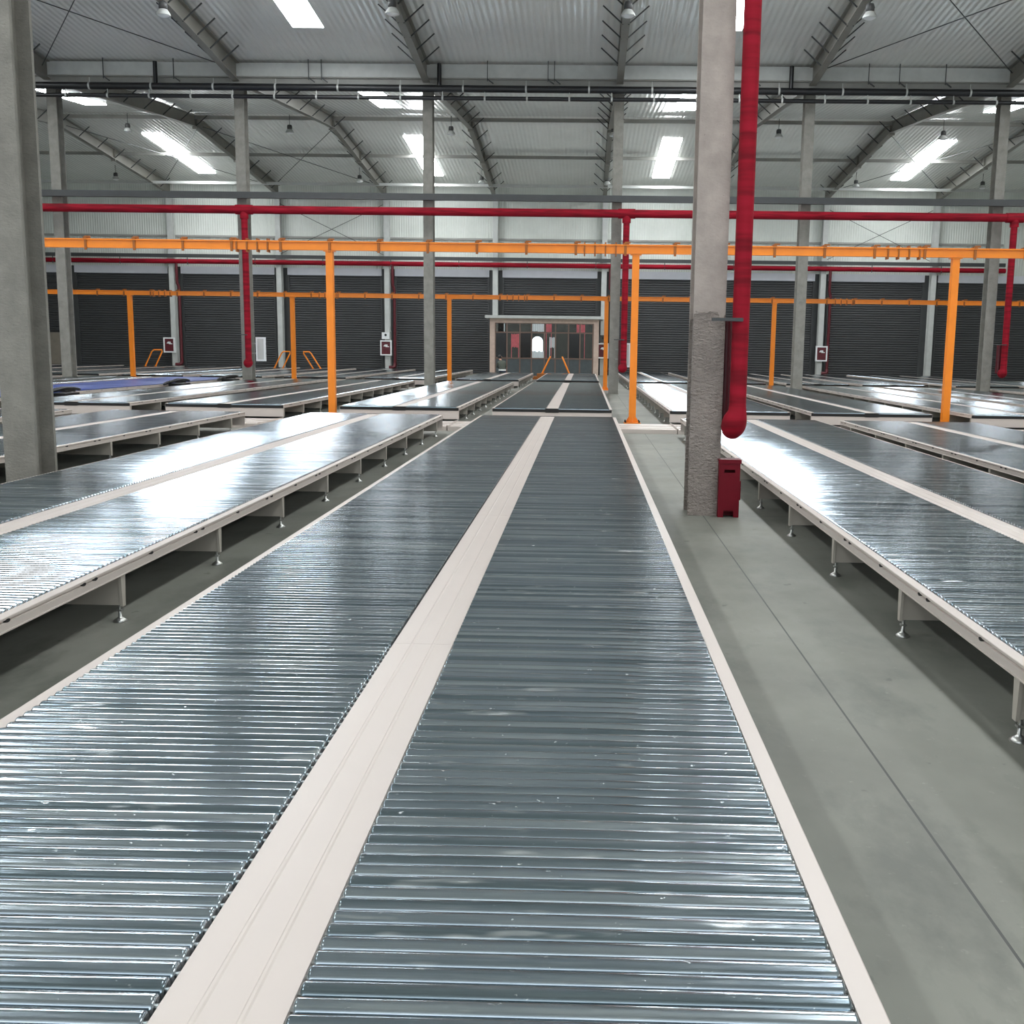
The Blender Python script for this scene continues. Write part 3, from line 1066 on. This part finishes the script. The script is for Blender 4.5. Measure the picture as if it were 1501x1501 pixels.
# ------------------------------------------------------------------ orange step handrails
def hoop(x, y, lean, w, h, label, along_y=False, z0=TZ):
    t = thing('step_handrail', label, 'handrail', (x, y, z0), 'orange step handrails')
    if along_y:
        a, b = (0, -w / 2, 0), (0, w / 2, 0); ta, tb = (lean, -w / 2, h), (lean, w / 2, h)
    else:
        a, b = (-w / 2, 0, 0), (w / 2, 0, 0); ta, tb = (-w / 2 + lean, 0, h), (w / 2 + lean, 0, h)
    def lerp(p, q, f):
        return tuple(p[i] + (q[i] - p[i]) * f for i in range(3))
    part('hoop', MB().tube([a, lerp(a, ta, .9), lerp(ta, tb, .12), lerp(ta, tb, .88), lerp(b, tb, .9), b], .05, 10), M['orange'], t)
    part('foot_plate', MB().box(a[0] - .08, a[0] + .08, a[1] - .08, a[1] + .08, 0, .02).box(b[0] - .08, b[0] + .08, b[1] - .08, b[1] + .08, 0, .02), M['orange'], t)


hoop(-31.6, 77.5, .6, .75, 1.2, 'orange leaning step handrail by the leftmost hydrant cabinet')
hoop(-22.2, 77.5, .62, .62, 1.2, 'orange step handrail leaning right, left of the slim orange post')
hoop(-19.4, 77.5, -.75, .55, 1.2, 'orange step handrail leaning left, right of the slim orange post')
hoop(-2.95, 75.2, .55, .8, 1.15, 'left orange step handrail before the glazed entrance, leaning right', True, .42)
hoop(-1.05, 75.2, -.5, .8, 1.15, 'right orange step handrail before the glazed entrance, leaning left', True, .42)
solo('step_platform', MB().box(-3.3, -.8, 74.7, 75.7, 0, .42).box(-3.6, -3.3, 74.75, 75.65, 0, .22).box(-.8, -.5, 74.75, 75.65, 0, .22), M['orange_dark'],
     'low orange step platform between the two handrails before the entrance', 'step')

# ------------------------------------------------------------------ glazed entrance
EY = 85.0
t = thing('glazed_entrance', 'brown framed glazed entrance with a flat grey canopy slab in the shutter wall', 'entrance', (0, EY, 0))
part('canopy_slab', MB().box(-7.85, 1.45, -.5, 4.1, 4.46, 4.68), M['pale_steel'], t)
part('lintel', MB().box(-7.5, 1.1, -.06, .2, 4.12, 4.46), M['stone'], t)
part('pier', MB().box(-7.5, -7.1, -.06, .3, 0, 4.12), M['stone'], t)
part('pier', MB().box(.7, 1.1, -.06, .3, 0, 4.12), M['stone'], t)
part('side_wall', MB().box(-7.5, -7.35, .3, 4.1, 0, 4.46), M['stone'], t)
part('side_wall', MB().box(.95, 1.1, .3, 4.1, 0, 4.46), M['stone'], t)
vx = [-7.07, -6.15, -5.12, -4.2, -3.18, -2.32, -1.29, -.38, .64]
fr = MB()
for i, x in enumerate(vx):
    fr.box(x - .05, x + .05, -.05, .07, 0, 4.12)
xs = vx
for a, b in zip(xs, xs[1:]):
    for z in (1.36, 3.38):
        fr.box(a + .05, b - .05, -.04, .06, z - .05, z + .05)
fr.box(-7.02, .59, -.04, .06, 4.06, 4.12)
part('door_frame', fr, M['brown'], t)
kinds = ['dark_glass', 'glass', 'dark_glass', 'glass', 'glass', 'glass', 'dark_glass', 'glass']
for i, (a, b) in enumerate(zip(xs, xs[1:])):
    part('pane', MB().box(a + .05, b - .05, 0, .012, 1.41, 3.33), M[kinds[i]], t)
    part('transom_pane', MB().box(a + .05, b - .05, 0, .012, 3.43, 4.06), M['glass'], t)
    part('kick_panel', MB().box(a + .05, b - .05, 0, .03, .0, 1.31), M['teal_panel'], t)

# made-up outdoors, seen through the panes
struct('ground_outside', MB().box(-30, 24, 90.4, 125, -.2, -.02), M['ground'])
ga = [(-5.55 + .6 - .6 * math.cos(math.pi * q / 8), 2.85 + .55 * math.sin(math.pi * q / 8)) for q in range(9)]
gm = MB().box(-30, -5.55, 112, 113, -.02, 9).box(-4.35, 24, 112, 113, -.02, 9)  # added wall hiding most of the sky; arch shapes the bright patch
for (xa, za), (xb, zb) in zip(ga, ga[1:]):
    gm.prism([(xa, za), (xb, zb), (xb, 9), (xa, 9)], 1, 112, 113)
solo('added_building', gm, M['brick'],
     'added dark building with an arched opening outdoors, seen through the entrance panes', 'building')
for x0, x1, z0, z1, y, mt, lb, cat in ((-4.9, -3.75, .0, 1.95, 100, 'white', 'added white crate outdoors behind the bright entrance pane', 'block'),
                                      (-6.7, -6.0, 2.2, 3.45, 98, 'pink', 'added pink sheet outdoors behind the left entrance panes', 'added sheet'),
                                      (-.75, .0, 3.55, 4.35, 97, 'pink', 'added pink sheet outdoors behind the right transom pane', 'added sheet'),
                                      (-3.5, -3.0, 3.55, 4.4, 97, 'pink', 'added pink and narrow sheet outdoors behind the middle transom pane', 'added sheet'),
                                      (-3.25, -2.75, 2.2, 3.2, 99, 'white', 'added small white sheet outdoors right of the bright entrance pane', 'added sheet'),
                                      (-4.9, -3.7, 3.65, 4.45, 98.5, 'white', 'added white sheet outdoors behind the transom left of the middle', 'added sheet'),
                                      (-7.9, -7.3, 3.6, 4.5, 98, 'white', 'added white sheet outdoors behind the leftmost transom pane', 'added sheet')):
    mb = MB(); n = 6  # invented shapes giving the white and pink patches in the panes
    for q in range(n):
        a, b = x0 + (x1 - x0) * q / n, x0 + (x1 - x0) * (q + 1) / n
        s = random.uniform(0, .1) * (z1 - z0)
        mb.box(a, b - .02, y, y + .05 + .5 * (cat == 'block'), z0 + s * (z0 > 1), z1 - s * .8)
    if z0 > 1:
        mb.box(x0, x0 + .05, y + .02, y + .07, -.02, z1)
        mb.box(x1 - .05, x1, y + .02, y + .07, -.02, z1)
    solo('added_block' if cat == 'block' else 'added_sheet', mb, M[mt], lb, cat)

# grey-brown cabinet by the far left column
t = thing('steel_cupboard', 'grey brown steel cupboard against the shutters, beside the near left column', 'cupboard', (-45.0, 88.6, 0))
part('body', MB().box(-1.3, 1.5, 0, .9, 0, 2.95), M['grey_brown'], t)
part('door', MB().box(-1.25, .08, -.03, 0, .08, 2.87), M['grey_brown'], t)
part('door', MB().box(.12, 1.45, -.03, 0, .08, 2.87), M['grey_brown'], t)
part('handle', MB().box(-.03, .0, -.07, -.03, 1.3, 1.7), M['dark_steel'], t)

# ------------------------------------------------------------------ the person sitting on the far deck
def skin_mesh(verts, edges, radii, levels=2):
    me = bpy.data.meshes.new('body'); me.from_pydata(verts, edges, [])
    o = bpy.data.objects.new('body_build', me); COL.objects.link(o)
    md = o.modifiers.new('s', 'SKIN'); md.use_smooth_shade = True
    for i, r in enumerate(radii):
        sv = me.skin_vertices[0].data[i]
        sv.radius = r if isinstance(r, tuple) else (r, r)
        sv.use_root = i == 0
    sd = o.modifiers.new('d', 'SUBSURF'); sd.levels = levels; sd.render_levels = levels
    dg = bpy.context.evaluated_depsgraph_get(); dg.update()
    out = bpy.data.meshes.new_from_object(o.evaluated_get(dg))
    bpy.data.objects.remove(o)
    for p in out.polygons:
        p.use_smooth = True
    return out


def person(loc):
    t = thing('person', 'person in an olive jacket and dark jeans sitting hunched on a deck by the entrance', 'person', loc)
    # local frame: seat at z=0, faces +y and a little to -x, hunched
    V = [(0, 0, .1), (-.02, .02, .3), (-.05, .08, .48), (-.1, .16, .6), (-.13, .2, .69), (-.17, .25, .8),           # pelvis..head
         (.1, .05, .07), (.12, .46, .08), (.1, .5, -.36), (.1, .62, -.42),
         (-.1, .05, .07), (-.16, .45, .08), (-.18, .5, -.36), (-.2, .62, -.42),
         (.12, .12, .55), (.2, .22, .3), (.06, .42, .2), (.0, .47, .19),
         (-.24, .1, .53), (-.34, .2, .3), (-.22, .42, .2), (-.17, .47, .19)]
    E = [(0, 1), (1, 2), (2, 3), (3, 4), (4, 5), (0, 6), (6, 7), (7, 8), (8, 9), (0, 10), (10, 11), (11, 12), (12, 13),
         (2, 14), (14, 15), (15, 16), (16, 17), (2, 18), (18, 19), (19, 20), (20, 21)]
    R = [(.17, .13), (.17, .12), (.19, .12), (.075, .07), (.055, .055), (.1, .11), .1, .07, .05, .04, .1, .07, .05, .04,
         .07, .05, .035, .035, .07, .05, .035, .035]
    me = skin_mesh(V, E, R)
    for m in (M['jacket'], M['skin'], M['jeans']):
        me.materials.append(m)
    for p in me.polygons:
        c = p.center
        if c.z > .66 or (c.y > .41 and .1 < c.z < .3 and abs(c.x + .08) < .17):
            p.material_index = 1
        elif c.z < .12 or c.y > .3 and c.z < .12:
            p.material_index = 2
    t.scale = (1.2, 1.2, 1.2)
    link('body', me, t)
    hair = MB().lathe([(.01, .125), (.06, .115), (.1, .07), (.118, .0), (.11, -.05), (.09, -.06)][::-1], 16)
    part('hair', hair, M['hair'], t, (-.17, .225, .83), (.35, 0, .4))
    hem = MB().lathe([(.205, -.045), (.215, 0), (.205, .045)], 20)
    for i, v in enumerate(hem.v):
        hem.v[i] = (v[0], v[1] * .78, v[2])
    part('shirt_hem', hem, M['hem'], t, (0, .0, .1))
    fc = MB()
    for s in (-1, 1):
        fc.tube([(s * .035, .0, .02), (s * .035, .012, .02)], .012, 8, 1)
        fc.tube([(s * .1, -.1, .0), (s * .112, -.1, .0)], .03, 8, 0)
    fc.tube([(0, -.01, .01), (0, .03, -.02)], [.012, .018], 8, 0)
    fc.bar((-.03, .0, -.06), (.03, .0, -.06), .012, mi=1)
    part('face', fc, (M['skin'], M['hair']), t, (-.19, .335, .8), (-.45, 0, .4))
    for hx in (.0, -.17):                                                # hands with five fingers
        hb = MB().tube([(0, -.04, 0), (0, .0, 0), (0, .045, -.005)], [.024, .036, .034], 10)
        for q, l in enumerate((.06, .075, .07, .055)):
            x = -.027 + .018 * q
            hb.tube([(x, .03, 0), (x, .03 + l * .6, -.01), (x, .03 + l * .9, -.04)], [.009, .0085, .007], 6)
        hb.tube([(-.03, -.01, 0), (-.055, .02, -.01), (-.05, .05, -.025)], [.011, .01, .008], 6)
        part('hand', hb, M['skin'], t, (hx, .48, .19), (-.3, 0, 0))


person((-5.65, 73.85, TZ + .045))
